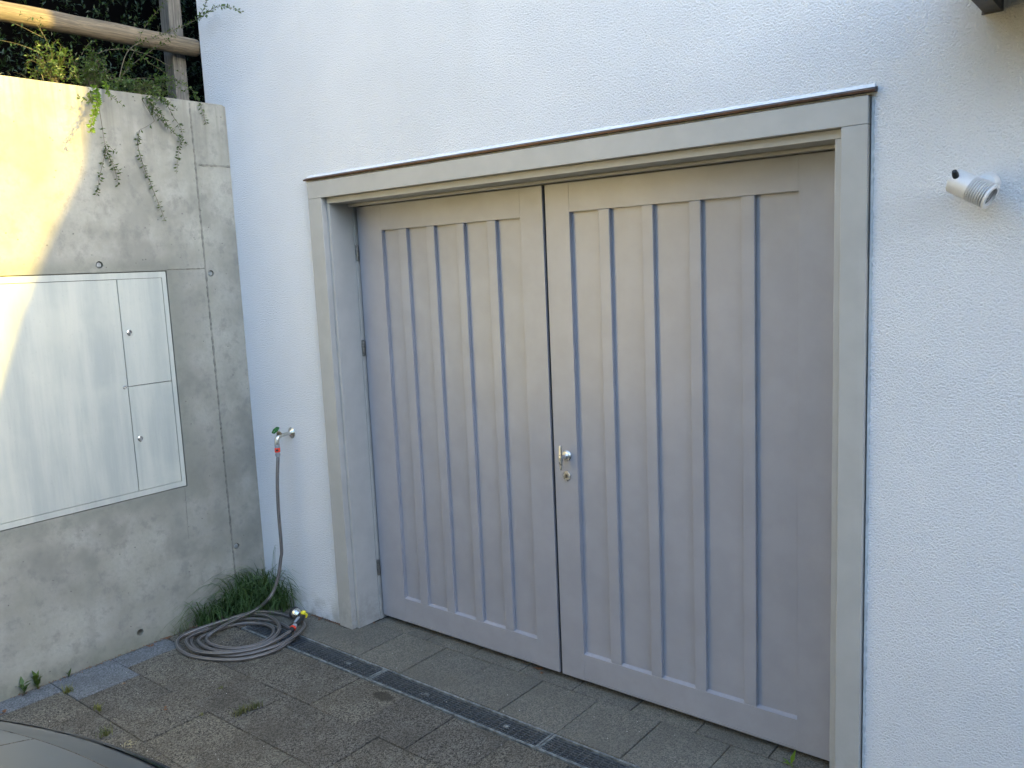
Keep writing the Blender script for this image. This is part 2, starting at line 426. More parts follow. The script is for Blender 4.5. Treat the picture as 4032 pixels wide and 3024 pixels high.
rows = [(-.335, -.618, .60), (-.618, -.898, .455), (-.898, -1.180, .578), (-1.180, -1.462, .432), (-1.462, -1.745, .577), (-1.745, -2.03, .432),
        (-2.03, -2.315, .577), (-2.315, -2.6, .432), (-2.6, -2.885, .577), (-2.885, -3.17, .432), (-3.17, -3.355, .577)]
for ri, (yt, yb, x) in enumerate(rows):
    xs = [x + P_*k for k in range(-4, 17)]; xs = [0.012] + [q for q in xs if .06 < q < 4.6] + [4.9]
    for a, b in zip(xs, xs[1:]):
        blue = (ri == 2 and a < .1) or (ri == 3 and a < .1) or (ri == 1 and a < .1) or (ri == 4 and a < .1)
        paver(a, yb, b, yt, 'bluepaver' if blue else 'paver')
xs = [.012] + [2.452 + .290*k for k in range(-7, 9)]
for a, b in zip(xs, xs[1:]):        # strip between drain and house
    if b <= .66: paver(a, -.204, b, -.004)
    elif a < .66: paver(a, -.204, b, .0)
    elif b < 3.2: paver(a, -.204, b, .103)
    else: paver(a, -.204, b, -.004)
paver(.776, 0, 1.002-.0, .103) if False else None
for a, b in zip([.776, 1.018, 1.151, 1.438, 1.731, 2.02, 2.31, 2.596, 2.885], [1.018, 1.151, 1.438, 1.731, 2.02, 2.31, 2.596, 2.885, 3.13]):
    paver(a, .105, b, .40)
box('threshold_soil', (.0, -.21, -.052), (4.9, .42, -.045), 'soil', bevel=0, kind='structure')

for a, b in (((.0, -3.36, -.045), (4.9, -.333, -.0075)), ((.0, -.2045, -.045), (4.9, .40, -.0075)), ((.0, -.333, -.045), (.231, -.2045, -.0075))):
    box('joint_sand', a, b, 'sand', bevel=0, kind='structure')
# drain channel with grates
def drain_grate(x0, x1, label):
    t = thing('drain_grate', label, 'drain grate', (x0, -.27, 0), 'drain grates in the channel along the garage')
    y0, y1 = -.322, -.209; z = -.001
    bm = bmesh.new()
    add_box(bm, (x0, y0, z-.022), (x1, y0+.006, z)); add_box(bm, (x0, y1-.006, z-.022), (x1, y1, z))
    add_box(bm, (x0, y0+.006, z-.022), (x0+.009, y1-.006, z-.0005)); add_box(bm, (x1-.009, y0+.006, z-.022), (x1, y1-.006, z-.0005))
    link('grate_frame', bmesh_me('grate_frame', bm), 'galv_dull', t)
    bm = bmesh.new(); n = 8
    for k in range(1, n):
        y = y0+.004+(y1-y0-.008)*k/n; add_box(bm, (x0+.009, y-.0013, z-.009), (x1-.009, y+.0013, z-.0025))
    m = int((x1-x0)/.0305)
    for k in range(1, m):
        x = x0 + (x1-x0)*k/m; add_box(bm, (x-.0014, y0+.006, z-.008), (x+.0013, y1-.006, z-.005))
    link('grid', bmesh_me('grid', bm), 'galv', t)
    for k in (.33, .8):
        x = x0+(x1-x0)*k; box('locking_plate', (x-.013, -.272, z-.012), (x+.013, -.258, z-.0025), 'galv_dull', t, .001)
    bm = bmesh.new(); add_box(bm, (x0, y0-.005, -.05), (x1, y0-.001, -.0015)); add_box(bm, (x0, y1+.001, -.05), (x1, y1+.004, -.002))
    link('channel_edge', bmesh_me('channel_edge', bm), 'galv_dull', t)
box('drain_channel', (.232, -.33, -.051), (4.9, -.205, -.046), 'dark', bevel=0, kind='structure')
drain_grate(.236, 1.208, 'galvanised drain grate partly under the coiled hose')
drain_grate(1.212, 2.156, 'full length galvanised drain grate in front of the left garage door leaf')
drain_grate(2.160, 3.106, 'galvanised drain grate cut by the bottom edge of the photo')
paver(.014, -.332, .23, -.206)

# ------------------------------------------------------------------ house
OX0, OX1, OZ = .656, 3.240, 2.238
house = thing('house', 'white rough plastered house with the garage door opening', 'house', (-.18, 0, 0))
plate('plaster_wall', rect(-.18, -.02, 4.8, 6.0)[:0] or [(-.18, -.02), (OX0, -.02), (OX0, OZ), (OX1, OZ), (OX1, -.02), (4.8, -.02), (4.8, 6.0), (-.18, 6.0)], [], lambda p, d: Vector((p[0], d, p[1])), .34, 'plaster', house)
bm = bmesh.new(); add_box(bm, (-.179, .341, -.02), (-.04, 9, 6)); add_box(bm, (4.66, .341, -.02), (4.799, 9, 6)); add_box(bm, (-.04, .6, -.02), (4.66, .7, 6)); add_box(bm, (-.1, .01, 6.001), (4.7, 9, 6.1))
link('side_walls', bmesh_me('side_walls', bm), 'plaster', house)
# raised irregular plaster lip beside the frame, fillet added over the drip edge to catch sky light
prism('fillet', [(-.0005, 2.2594), (-.009, 2.2565), (-.0005, 2.268)], .64, 3.25, 'x', 'edge', house)
bm = bmesh.new()
N = 260
for i in range(N):
    z0 = .0+2.24*i/N; z1 = .0+2.24*(i+1)/N
pts = [(3.2405+random.uniform(0, .0012), .01+2.22*i/N) for i in range(N+1)]; ot = [(3.2475+random.uniform(-.0018, .0022), p[1]) for p in pts]
A = [bm.verts.new((p[0], -.0025, p[1])) for p in pts]; B = [bm.verts.new((p[0], -.0015, p[1])) for p in ot]; C = [bm.verts.new((p[0]+.002, .001, p[1])) for p in ot]
for i in range(N): bm.faces.new((A[i], A[i+1], B[i+1], B[i])); bm.faces.new((B[i], B[i+1], C[i+1], C[i]))
link('sealant_bead', bmesh_me('sealant_bead', bm), 'bead', house)

# ------------------------------------------------------------------ garage door frame
fr = thing('garage_door_frame', 'warm grey painted timber frame lining the garage opening with copper drip edge', 'door frame', (1.95, 0, 0))
X0, X1, ZT = .660, 3.236, 2.234
box('jamb_board', (X0-.006, -.02, .002), (.7515, .04, 2.1545), 'frame', fr)
box('jamb_board', (3.1605, -.02, .002), (X1, .04, 2.1545), 'frame', fr)
box('lintel_board', (X0-.006, -.0202, 2.1555), (X1, .04, ZT), 'frame', fr)
bm = bmesh.new()
y1 = .010
box('inner_jamb', (.7525, y1, .002), (.7720, .150, 2.1265), 'frame', fr)
box('inner_jamb', (3.1330, y1, .002), (3.1595, .150, 2.1265), 'frame', fr)
box('inner_lintel', (.7525, y1+.0003, 2.1275), (3.1595, .150, 2.1545), 'frame', fr)
box('backing', (.700, .0405, .002), (.7522, .34, 2.20), 'frame', fr, 0)
box('backing', (3.1598, .0405, .002), (3.22, .34, 2.20), 'frame', fr, 0)
box('backing', (.7522, .151, 2.128), (3.1598, .34, 2.20), 'frame', fr, 0)
box('stop_strip', (.7722, .1215, 2.1135), (3.1328, .1495, 2.1270), 'frame', fr, .004)
box('rebate', (.753, .1505, .002), (.775, .34, 2.1278), 'frame', fr, 0)
prism('drip_edge', [(.0, 2.2425), (-.030, 2.2405), (-.0305, 2.2475), (-.029, 2.2485), (-.0285, 2.2435), (.0, 2.2615), (-.0, 2.2425)][:0] or
      [(-.0005, 2.2430), (-.0250, 2.2425), (-.0258, 2.2485), (-.0245, 2.2492), (-.0005, 2.2590)], .634, 3.256, 'x', 'copper', fr)

# ------------------------------------------------------------------ door leaves
YL = .165
def leaf(label, x0, x1, px0, px1, pz0, pz1, battens, z0=.026, z1=2.112):
    t = thing('garage_door_leaf', label, 'garage door', ((x0+x1)/2, YL, z0), 'double leaf garage door')
    D = .04; dp = .0185
    box('stile', (x0, YL, z0), (px0, YL+D, z1), 'door', t, .0009); box('stile', (px1, YL, z0), (x1, YL+D, z1), 'door', t, .0009)
    box('top_rail', (px0+.0001, YL+.0002, pz1), (px1-.0001, YL+D, z1-.0003), 'door', t, .0006)
    prism('bottom_rail', [(YL+.0003, z0+.011), (YL+.0012, z0+.0105), (YL+.0012, z0+.0095), (YL-.0012, z0+.009), (YL+.0005, z0+.0005), (YL+D, z0), (YL+D, pz0+.010), (YL+dp-.001, pz0+.006), (YL+.0008, pz0)], px0+.0003, px1-.0003, 'x', 'door', t)
    box('panel', (px0-.004, YL+dp, pz0-.004), (px1+.004, YL+D-.003, pz1+.004), 'door', t, 0)
    for a, b in battens: 
        box('batten', (a, YL+.0018, pz0+.0004), (b, YL+dp+.001, pz1-.0004), 'door', t, .0028)
    return t
bl = [(1.067, 1.121), (1.250, 1.300), (1.436, 1.481), (1.616, 1.664)]
br = [(2.184, 2.234), (2.376, 2.423), (2.568, 2.615), (2.767, 2.815)]
L1 = leaf('narrower left garage door leaf, grey with four vertical battens, hinged at the left jamb', .786, 1.9175, .954, 1.800, .149, 1.992, bl)
L2 = leaf('wider right garage door leaf, grey, carrying the T handle and lock', 1.9325, 3.150, 2.049, 2.967, .143, 1.997, br)
box('rebate_strip', (1.90, YL+.012, .027), (1.9318, YL+.05, 2.11), 'black', L1, 0)
for zc in (1.893, 1.423, .284):
    h = lathe('hinge', (.7815, .1545, zc-.040), (0, 0, 1), [(0, .004), (.002, .0075), (.026, .0078), (.0265, .0068), (.028, .0068), (.0285, .0082), (.053, .0082), (.0535, .0068), (.055, .0068), (.0555, .0078), (.078, .0075), (.081, .003)], 'hinge', L1, 16)
    lf = box('hinge_plate', (.7735, .1525, zc-.036), (.7755, .1635, zc+.036), 'hinge', None, 0); lf.parent = h; lf.matrix_parent_inverse = h.matrix_world.inverted()
# handle and lock
hp = pY(2233, 1795, YL); hx, hz = hp.x, hp.z
hd = lathe('handle', (hx, YL, hz), (0, -1, 0), [(0, .0225), (.004, .0225), (.0085, .0185), (.009, .013), (.012, .0095), (.020, .0085), (.034, .0085), (.040, .007)], 'satin', L2, 32)
bm = bmesh.new()
prof = [(-.052, .0045), (-.050, .0068), (-.030, .0078), (0, .0100), (.030, .0078), (.050, .0068), (.052, .0045)]
rings = []
for h, r in prof: rings.append([bm.verts.new((hx+sx*r*.9, YL-.046+sy*r*.62, hz+h)) for sx, sy in ((-1, -.5), (-.5, -1), (.5, -1), (1, -.5), (1, .5), (.5, 1), (-.5, 1), (-1, .5))])
for a, b in zip(rings, rings[1:]):
    for i in range(8): bm.faces.new((a[i], a[(i+1) % 8], b[(i+1) % 8], b[i]))
bm.faces.new(rings[0]); bm.faces.new(rings[-1])
gb = link('grip_bar', bmesh_me('grip_bar', bm), 'satin', None, bevel=.0006); gb.parent = hd; gb.matrix_parent_inverse = hd.matrix_world.inverted()
def sub(o, par): o.parent = par; o.matrix_parent_inverse = par.matrix_world.inverted(); return o
sub(lathe('screw', (hx+.0155, YL-.006, hz-.001), (0, -1, 0), [(0, .0034), (.002, .0034), (.0028, .002)], 'chrome', None, 12), hd)
kp = pY(2234, 1873, YL); kx, kz = kp.x, kp.z
bm = bmesh.new()     # oval escutcheon
prof = [(0, 1.), (.004, 1.), (.0065, .93), (.0068, .5), (.004, .47), (.004, .0)]
rings = [[bm.verts.new((kx+.0185*r*math.cos(a*math.pi/16), YL-h, kz+.0225*r*math.sin(a*math.pi/16))) for a in range(32)] for h, r in prof]
for a, b in zip(rings, rings[1:]):
    for i in range(32): bm.faces.new((a[i], a[(i+1) % 32], b[(i+1) % 32], b[i]))
lk = link('lock_escutcheon', bmesh_me('lock_escutcheon', bm), 'satin', L2, smooth=True)
lk.data.set_sharp_from_angle(angle=R(35))
sub(lathe('lock_cylinder', (kx, YL-.003, kz), (0, -1, 0), [(0, .0088), (.005, .0088), (.0056, .008)], 'hinge', None, 24), lk)
sub(box('keyhole', (kx-.0012, YL-.0092, kz-.0045), (kx+.0012, YL-.0084, kz+.0045), 'dark', None, 0), lk)
for s in (-1, 1): sub(lathe('screw', (kx+s*.0135, YL-.0058, kz), (0, -1, 0), [(0, .0028), (.0016, .0026), (.0017, .0012), (.0010, .0008)], 'chrome', None, 12), lk)

# ------------------------------------------------------------------ retaining wall
WY = -2.6; WT = 2.692
wall = thing('retaining_wall', 'grey fair faced concrete retaining wall beside the house', 'wall', (0, 0, 0))
holes_c = [(-.742, 1.885), (-.169, 1.827), (-.165, .350), (-.739, .072), (-1.75, 1.90), (-1.75, .072)]
CB = (-2.25, .745, -.4135, 1.849)     # cabinet recess y0,z0,y1,z1
hol = [circ(c, .0165, 20) for c in holes_c] + [rect(CB[0], CB[1], CB[2], CB[3])]
plate('concrete_face', [(WY, -.04), (-.0005, -.04), (-.0005, WT-.008), (-.02, WT), (WY, WT)], hol, lambda p, d: Vector((-d, p[0], p[1])), .055, 'concrete', wall)
prism('wall_core', [(-.0552, -.04), (-.25, -.04), (-.25, WT-.004), (-.244, WT), (-.0552, WT)], WY, -.0008, 'y', 'concrete', wall)
for i, c in enumerate(holes_c):
    if i == 3: continue
    lathe('tie_plug', (-.012, c[0], c[1]), (1, 0, 0), [(0, .0125), (.004, .0120), (.006, .010)], 'galv_light', wall, 16)
def seam(a, b, wd=.0065, hgt=.003):     # a formwork seam: thin raised ridge along the face, slightly ragged
    a = Vector(a); b = Vector(b); n = max(3, int((b-a).length/.012)); d = (b-a).normalized(); s = Vector((-d.y, d.x))
    V = []; 
    for i in range(n+1):
        p = a+(b-a)*i/n; r = random.uniform(.4, 1.1); q = p + s*random.uniform(-.0012, .0012)
        V += [(-.0004, *(q-s*wd*r)), (hgt*r, *(q-s*wd*.35)), (-.003, *q), (hgt*r*.8, *(q+s*wd*.4)), (-.0004, *(q+s*wd*r))]
    F = [(i*5+k, i*5+k+1, i*5+k+6, i*5+k+5) for i in range(n) for k in range(4)]
    link('formwork_seam', me_from('formwork_seam', V, F), 'seam', wall)
MP['seam'] = plain('dark_formwork_seam', (.13, .13, .115), .9, var=.35, scale=50)
seam((-.203, WT-.01), (-.188, 0)); seam((-.186, 2.377), (-.002, 2.379)); seam((-.204, 1.853), (-.408, 1.853), .003)
seam((-.43, .74), (-.437, .47), .002, .001); seam((-2.35, 2.68), (-2.35, 0)); 
# cabinet
cab = thing('meter_cabinet', 'pale flush meter cabinet set in the concrete wall', 'cabinet', (-.02, -1.3, 1.3))
plate('cabinet_frame', rect(CB[0]+.0045, CB[1]+.0045, CB[2]-.0045, CB[3]-.0045), [rect(-2.22, .7765, -.4395, 1.8155)], lambda p, d: Vector((-.003-d, p[0], p[1])), .03, 'board', cab)
def cdoor(label, y0, z0, y1, z1):
    d = box('cabinet_door', (-.020, y0, z0), (-.0045, y1, z1), 'board', cab, .001); d['label'] = label; return d
g = .0018
d1 = cdoor('large left cabinet door', -2.218, .7785, -.6665-g, 1.8130)
d2 = cdoor('small upper cabinet door', -.6665+g, 1.2975+g, -.4420, 1.8135)
d3 = cdoor('small lower cabinet door', -.6665+g, .7785, -.4420, 1.2975-g)
box('cabinet_back', (-.05, CB[0]+.002, CB[1]+.002), (-.0335, CB[2]-.002, CB[3]-.002), 'dark', cab, 0)
for d, (y, z), r in ((d2, (-.631, 1.557), .0145), (d3, (-.632, 1.035), .0145), (d1, (-.683, 1.297), .0095)):
    lk = sub(lathe('lock', (-.0048, y, z), (1, 0, 0), [(0, r), (.003, r), (.0045, r*.85), (.0045, r*.62), (.0015, r*.58), (.0015, r*.3), (.0038, r*.28)], 'chrome', None, 24), d)

# ------------------------------------------------------------------ fence, hedge
fence = thing('timber_fence', 'weathered round log rail fence standing behind the concrete wall', 'fence', (-.3, -.06, 2.65))
zr = 3.028
prof = [(0, .024), (.004, .036), (.012, .0425), (.025, .0445)] + [(.1*k+.05, .0450+.0015*math.sin(k*1.9)) for k in range(1, 40)]
rl = lathe('rail', (-.235, .022, zr-.004), (0, -1, .002), prof, 'rail', fence, 20)
def post(yc):
    bm = bmesh.new(); hw = .038
    for z in (2.45, 3.62): pass
    add_box(bm, (-.376, yc-hw, 2.45), (-.290, yc+hw, 3.62))
    link('post', bmesh_me('post', bm), 'post', fence, bevel=.004)
post(-.062); post(-1.95); post(-3.9)
rl2 = lathe('rail', (-.235, .045, zr+.42), (0, -1, .002), prof, 'rail', fence, 20)

def add_leaf(V, F, p, d, n, L, W, fold=.25):
    d = d.normalized(); s = d.cross(n)
    if s.length < 1e-4: s = Vector((1, 0, 0))
    s.normalize(); n = s.cross(d).normalized(); i = len(V)
    V += [p, p+d*L*.45+s*W*.5+n*W*fold, p+d*L-n*L*.06, p+d*L*.45-s*W*.5+n*W*fold, p+d*L*.5]
    F += [(i, i+1, i+4), (i+1, i+2, i+4), (i+2, i+3, i+4), (i+3, i, i+4)]
def rv(): 
    while True:
        v = Vector((random.uniform(-1, 1), random.uniform(-1, 1), random.uniform(-1, 1)))
        if .05 < v.length < 1: return v.normalized()
hedge = thing('hedge', 'dark dense evergreen hedge behind the log fence', 'hedge', (-1.1, -.2, 2.65))
V = []; F = []
for _ in range(9500):
    y = random.uniform(-2.2, 3.4); z = random.uniform(2.5, 4.6)
    surf = -.62 + .16*math.sin(y*3.1+z*2.2)*math.sin(z*4.1-y*1.3) - .35*max(0, 3.0-z)
    x = surf - abs(random.gauss(0, .13))
    if y > .0: x -= .10
    p = Vector((x, y, z)); ax = (Vector((.75, 0, .75)) + rv()*.7).normalized()
    for k in range(random.randint(5, 8)):
        d = (ax*random.uniform(.4, 1) + rv()*.8).normalized()
        L = random.uniform(.018, .034); add_leaf(V, F, p+ax*.009*k, d, Vector((.5, 0, 1))+rv()*.4, L, L*.38)
link('foliage', me_from('foliage', V, F), 'hedge', hedge)
box('shade_core', (-3.2, -4.5, 2.5), (-1.15, 6, 4.5), 'dark', hedge, 0)  # black core standing for the deep shade inside the hedge
V = []; F = []
for _ in range(4500):
    y = random.uniform(-4.6, -2.2); z = random.uniform(2.5, 4.6); p = Vector((-.8-abs(random.gauss(0, .15)), y, z)); L = .05
    add_leaf(V, F, p, (Vector((.5, 0, .6))+rv()).normalized(), Vector((.5, 0, 1))+rv()*.4, L, L*.4)
link('foliage', me_from('foliage', V, F), 'hedge', hedge)

# ------------------------------------------------------------------ trailing shrubs
K1 = .54259
def px(pts, x): return [pX(u*K1, v*K1, x if not hasattr(x, '__len__') else x[i]) for i, (u, v) in enumerate(pts)]
def shoot(parent, pts, leafmat='shrub', r=.0016, dens=1.1, L=.0225, start=.05, bare=False):
    P = spline(pts, 8); n = len(P)
    bm = bmesh.new(); add_tube(bm, P, [r*(1-.7*i/n) for i in range(n)], 5, None)
    st = link('shoot', bmesh_me('shoot', bm), 'stem', parent)
    if bare: return st
    V = []; F = []; acc = 0; ph = 0
    tot = sum((b-a).length for a, b in zip(P, P[1:])); run = 0
    for a, b in zip(P, P[1:]):
        s = (b-a).length; acc += s; run += s
        while acc > .0105/dens:
            acc -= .0105/dens; ph += 2.4
            if run/tot < start or random.random() < .12: continue
            d = (b-a).normalized(); _, s1, s2 = frame_of(d)
            for q in range(random.choice((1, 2, 2, 3))):
                an = ph + q*2.1 + random.uniform(-.4, .4)
                out = (s1*math.cos(an)+s2*math.sin(an))
                l = L*random.uniform(.6, 1.25)*(1-.25*run/tot)
                add_leaf(V, F, a+out*r, (out*1. + d*random.uniform(.1, .8) + Vector((.12, 0, .05))).normalized(), d+rv()*.3+Vector((.3, -.2, .3)), l, l*.56)
    if V:
        o = link('leaves', me_from('leaves', V, F), leafmat, None); sub(o, st)
    return st
def bush(parent, c, rad, nst, leafmat='shrub', L=.021, root=None, dens=.7):
    c = Vector(c)
    for _ in range(nst):
        v = rv(); e = c + Vector((v.x*rad[0], v.y*rad[1], v.z*rad[2])); rt = Vector(root) if root else c-Vector((0, 0, rad[2]))
        m = (rt+e)/2 + rv()*.03 + Vector((0, 0, .03))
        shoot(parent, [rt+rv()*.02, m, e, e+(e-m)*.25+Vector((.01, 0, -.02))], leafmat, .0008, dens, L, .3)
s_l = thing('trailing_shrub', 'sunlit yellow green shrub standing on top of the concrete wall at far left', 'shrub', (-.1, -.85, 2.66), 'shrubs rooted on top of the concrete wall')
xx = -.10
shoot(s_l, px([(385, 600), (395, 450), (330, 280), (240, 150), (140, 98)], xx), 'shrub', .002, .6)
shoot(s_l, px([(310, 272), (180, 205), (70, 155)], xx), 'shrub', .0018, .35)
shoot(s_l, px([(300, 390), (200, 345), (100, 312), (-60, 280)], xx), 'shrub', .0018, .55)
shoot(s_l, px([(345, 300), (300, 230), (290, 150), (298, 125)], xx), 'shrub', .0012, .7)
shoot(s_l, px([(370, 560), (300, 480), (230, 440), (180, 465)], xx+.03), 'shrub', .0012, .8)
for cc, rd, n in (((345, 380), (.05, .09, .07), 13), ((400, 480), (.05, .06, .08), 12), ((330, 520), (.05, .08, .05), 8), ((430, 560), (.04, .07, .04), 7), ((270, 450), (.05, .06, .03), 4)):
    bush(s_l, pX(cc[0]*K1, cc[1]*K1, xx), rd, n, root=pX(390*K1, 590*K1, xx))
s_c = thing('trailing_shrub', 'shaded shrub in the middle of the wall top with one bright green hanging tip', 'shrub', (-.06, -.68, 2.66), 'shrubs rooted on top of the concrete wall')
for cc, rd, n in (((620, 470), (.05, .09, .08), 22), ((560, 540), (.05, .07, .06), 9), ((690, 520), (.05, .07, .07), 12), ((650, 620), (.06, .09, .03), 12), ((660, 400), (.04, .05, .05), 6), ((800, 620), (.05, .10, .02), 8)):
    bush(s_c, pX(cc[0]*K1, cc[1]*K1, -.08), rd, n, root=pX(670*K1, 640*K1, -.05))
shoot(s_c, px([(670, 620), (700, 680), (705, 740), (680, 830), (664, 900), (664, 968)], [-.04, .03, .09, .15, .19, .215]), 'fresh', .0022, 2.0, .022)
shoot(s_c, px([(640, 630), (660, 690), (650, 740), (560, 700)], [-.03, .03, .08, .11]), 'shrub', .0014, .9)
shoot(s_c, px([(760, 600), (775, 650), (795, 705)], [.0, .05, .08]), 'fresh', .0018, 2.2, .018)
shoot(s_c, px([(790, 690), (840, 725), (895, 768)], .06), 'shrub', .0012, 1.)
st_ = [(690, 650), (715, 760), (740, 910), (760, 1045)]
shoot(s_c, px(st_, [-.03, .035, .03, .025]), 'shrub', .0022, .5, start=.75)
shoot(s_c, px([(760, 1045), (790, 1130), (835, 1240), (862, 1350)], .025), 'shrub', .0016, 1.1)
shoot(s_c, px([(770, 1090), (745, 1190), (720, 1300), (700, 1420)], .025), 'shrub', .0016, 1.2)
shoot(s_c, px([(765, 1040), (815, 1085), (850, 1120)], .03), 'shrub', .0013, .9)
shoot(s_c, px([(790, 1150), (840, 1210), (880, 1275)], .03), 'shrub', .0012, .8)
shoot(s_c, px([(700, 390), (800, 360), (950, 362), (1100, 412), (1250, 490), (1360, 560)], -.09), 'shrub', .002, .3)
shoot(s_c, px([(590, 400), (640, 320), (700, 300)], -.12), 'shrub', .0012, .7)
s_r = thing('trailing_shrub', 'shaded shrub at the house end with long shoots over fence post and plaster', 'shrub', (-.06, -.4, 2.66), 'shrubs rooted on top of the concrete wall')
for cc, rd, n in (((965, 620), (.05, .08, .04), 12), ((1050, 660), (.05, .10, .02), 9), ((1280, 620), (.04, .06, .05), 12), ((860, 630), (.05, .12, .02), 10), ((1130, 700), (.05, .10, .015), 9)):
    bush(s_r, pX(cc[0]*K1, cc[1]*K1, -.04), rd, n, root=pX(1010*K1, 690*K1, -.04))
shoot(s_r, px([(1005, 680), (1060, 770), (1115, 860), (1105, 893), (1012, 945)], [-.02, .02, .025, .025, .025]), 'shrub', .002, .4, start=.7)
shoot(s_r, px([(1012, 945), (1000, 1050), (1040, 1200), (1100, 1350), (1160, 1500), (1202, 1605)], .025), 'shrub', .0018, 1.05)
shoot(s_r, px([(1050, 690), (1130, 830), (1230, 930), (1310, 1010), (1355, 1055)], [-.02, .03, .03, .03, .03]), 'shrub', .0018, 1.5)
shoot(s_r, px([(1020, 680), (1110, 760), (1180, 850), (1240, 940)], [-.02, .03, .04, .04]), 'shrub', .0018, 1.7)
shoot(s_r, px([(1140, 690), (1200, 740), (1260, 850), (1320, 950), (1300, 1080), (1280, 1260)], [-.02, .03, .03, .03, .03, .03]), 'shrub', .0016, .8)
shoot(s_r, px([(1050, 680), (1150, 720), (1230, 760), (1290, 800)], [-.02, .03, .05, .06]), 'shrub', .0016, 1.6)
shoot(s_r, px([(950, 355), (1100, 465), (1200, 530), (1300, 600), (1390, 650), (1450, 760), (1500, 905)], [-.1, -.1, -.1, -.08, -.05, .015, .02]), 'shrub', .002, 1.0)
pa = px([(850, 620), (930, 370)], [-.08, -.12]) + [pX(1100*K1, 275*K1, -.13), pX(1250*K1, 220*K1, -.12), pX(1420*K1, 145*K1, -.08), pY(1500*K1, 95*K1, -.07), pY(1570*K1, 52*K1, -.06), pY(1660*K1, 50*K1, -.05), pY(1765*K1, 88*K1, -.045)]
shoot(s_r, pa, 'shrub', .0024, 1.1, .019, .3)
shoot(s_r, [pX(1430*K1, 145*K1, -.08), pY(1480*K1, 60*K1, -.07), pY(1500*K1, 0, -.07), pY(1505*K1, -60*K1, -.07)], 'shrub', .0016, 1.2, .018)
shoot(s_r, px([(870, 580), (960, 400), (1050, 200), (1150, 70), (1215, -10)], -.16), 'shrub', .0018, .8)
shoot(s_r, px([(870, 570), (950, 480), (1080, 380), (1230, 280), (1290, 240)], -.14), 'shrub', .0016, .8)
shoot(s_r, px([(840, 605), (950, 575), (1080, 568), (1225, 582)], -.05), 'shrub', .0018, bare=True)
shoot(s_r, px([(830, 560), (880, 590), (930, 620)], -.02), 'shrub', .0015, bare=True)

def blades(name, parent, spots, mat, kind=None, droop=0.):
    """spots: (base, tip, width)"""
    V = []; F = []
    for b, tip, wd in spots:
        b = Vector(b); tip = Vector(tip); d = tip-b; s = Vector((-d.y, d.x, 0)); s = (s+rv()*.3*d.length).normalized(); n = 5
        lean = Vector((d.x, d.y, 0)); i0 = len(V)
        for k in range(n+1):
            t = k/n; p = b + Vector((lean.x*t**1.6, lean.y*t**1.6, d.z*(1-(1-t)**1.7) if d.z > 0 else d.z*t)) + Vector((0, 0, droop*lean.length*4*t*(1-t))); ww = wd*(1-t)**.7*.5+.0002
            V += [p-s*ww, p+s*ww]
        F += [(i0+2*k, i0+2*k+1, i0+2*k+3, i0+2*k+2) for k in range(n)]
    return link(name, me_from(name, V, F), mat, parent, kind=kind)
gs = []
for u, v, u2, v2 in ((0, 540, 35, 528), (75, 545, 45, 520), (190, 568, 90, 522), (275, 578, 278, 535), (305, 580, 328, 530), (315, 582, 300, 540)):
    a = pX(u*K1, v*K1, -.06); b = pX(u2*K1, v2*K1, -.06); gs.append((a, b, .003))
o = blades('dry_grass', None, gs, 'straw'); tag(o, 'few pale dry grass stalks in the sun on the wall top', 'dry grass')

# ------------------------------------------------------------------ tap, hose, spray gun
tap = thing('garden_tap', 'metal outdoor tap with green wheel on the white plaster', 'tap', (.348, 0, .98))
tx, tz = .348, .982
lathe('rosette', (tx, 0, tz), (0, -1, 0), [(0, .030), (.003, .030), (.006, .026), (.016, .012), (.018, .0115)], 'chrome', tap, 32)
e = Vector((tx, -.092, tz-.012))
bm = bmesh.new(); add_tube(bm, spline([(tx, -.012, tz), (tx, -.045, tz-.001), (tx, -.070, tz-.002), (tx, -.088, tz-.010), (tx, -.095, tz-.026), (tx, -.096, tz-.045)], 5), [.0095]*10+[.0125]*6+[.0125]*10, 16)
link('tap_body', bmesh_me('tap_body', bm), 'casting', tap)
ax = Vector((-.10, -.62, .75)).normalized(); bb = Vector((tx, -.072, tz+.002))
lathe('bonnet', bb, ax, [(0, .0125), (.012, .0125), (.013, .0105), (.018, .0105), (.019, .005), (.036, .004)], 'brass', tap, 12)
bm = bmesh.new(); c0 = bb+ax*.036; d, s1, s2 = frame_of(ax)
ring = [c0 + (s1*math.cos(a)+s2*math.sin(a))*(.0185+.0018*math.cos(6*a)) for a in [2*math.pi*k/36 for k in range(37)]]
add_tube(bm, ring, .0042, 8)
for k in range(3):
    a = 2*math.pi*k/3; add_tube(bm, [c0-ax*.001, c0+(s1*math.cos(a)+s2*math.sin(a))*.018], .0036, 8)
add_lathe(bm, c0-ax*.006, ax, [(0, .007), (.008, .007), (.010, .005)], 12)
link('hand_wheel', bmesh_me('hand_wheel', bm), 'green', tap)
hx_, hy_ = tx, -.096; z0 = tz-.045
hose = thing('garden_hose', 'long grey garden hose hanging from the tap and coiled on the pavers', 'hose', (.35, -.4, 0))
cn = lathe('tap_connector', (hx_, hy_, z0), (0, 0, -1), [(0, .0128), (.013, .0133), (.0135, .0120), (.016, .0120), (.0165, .0138), (.040, .0138), (.0405, .012), (.046, .0105), (.0465, .0130), (.056, .0132), (.063, .0105), (.066, .0098)], 'greyp', hose, 24)
sub(lathe('collar', (hx_, hy_, z0-.0168), (0, 0, -1), [(0, .0142), (.022, .0142)], 'orange', None, 24), cn)
cd = (CAM-Vector((hx_, hy_, z0-.028))); cd.z = 0; cd.normalize(); sd = Vector((-cd.y, cd.x, 0))
bm = bmesh.new(); pp = Vector((hx_, hy_, z0-.028))
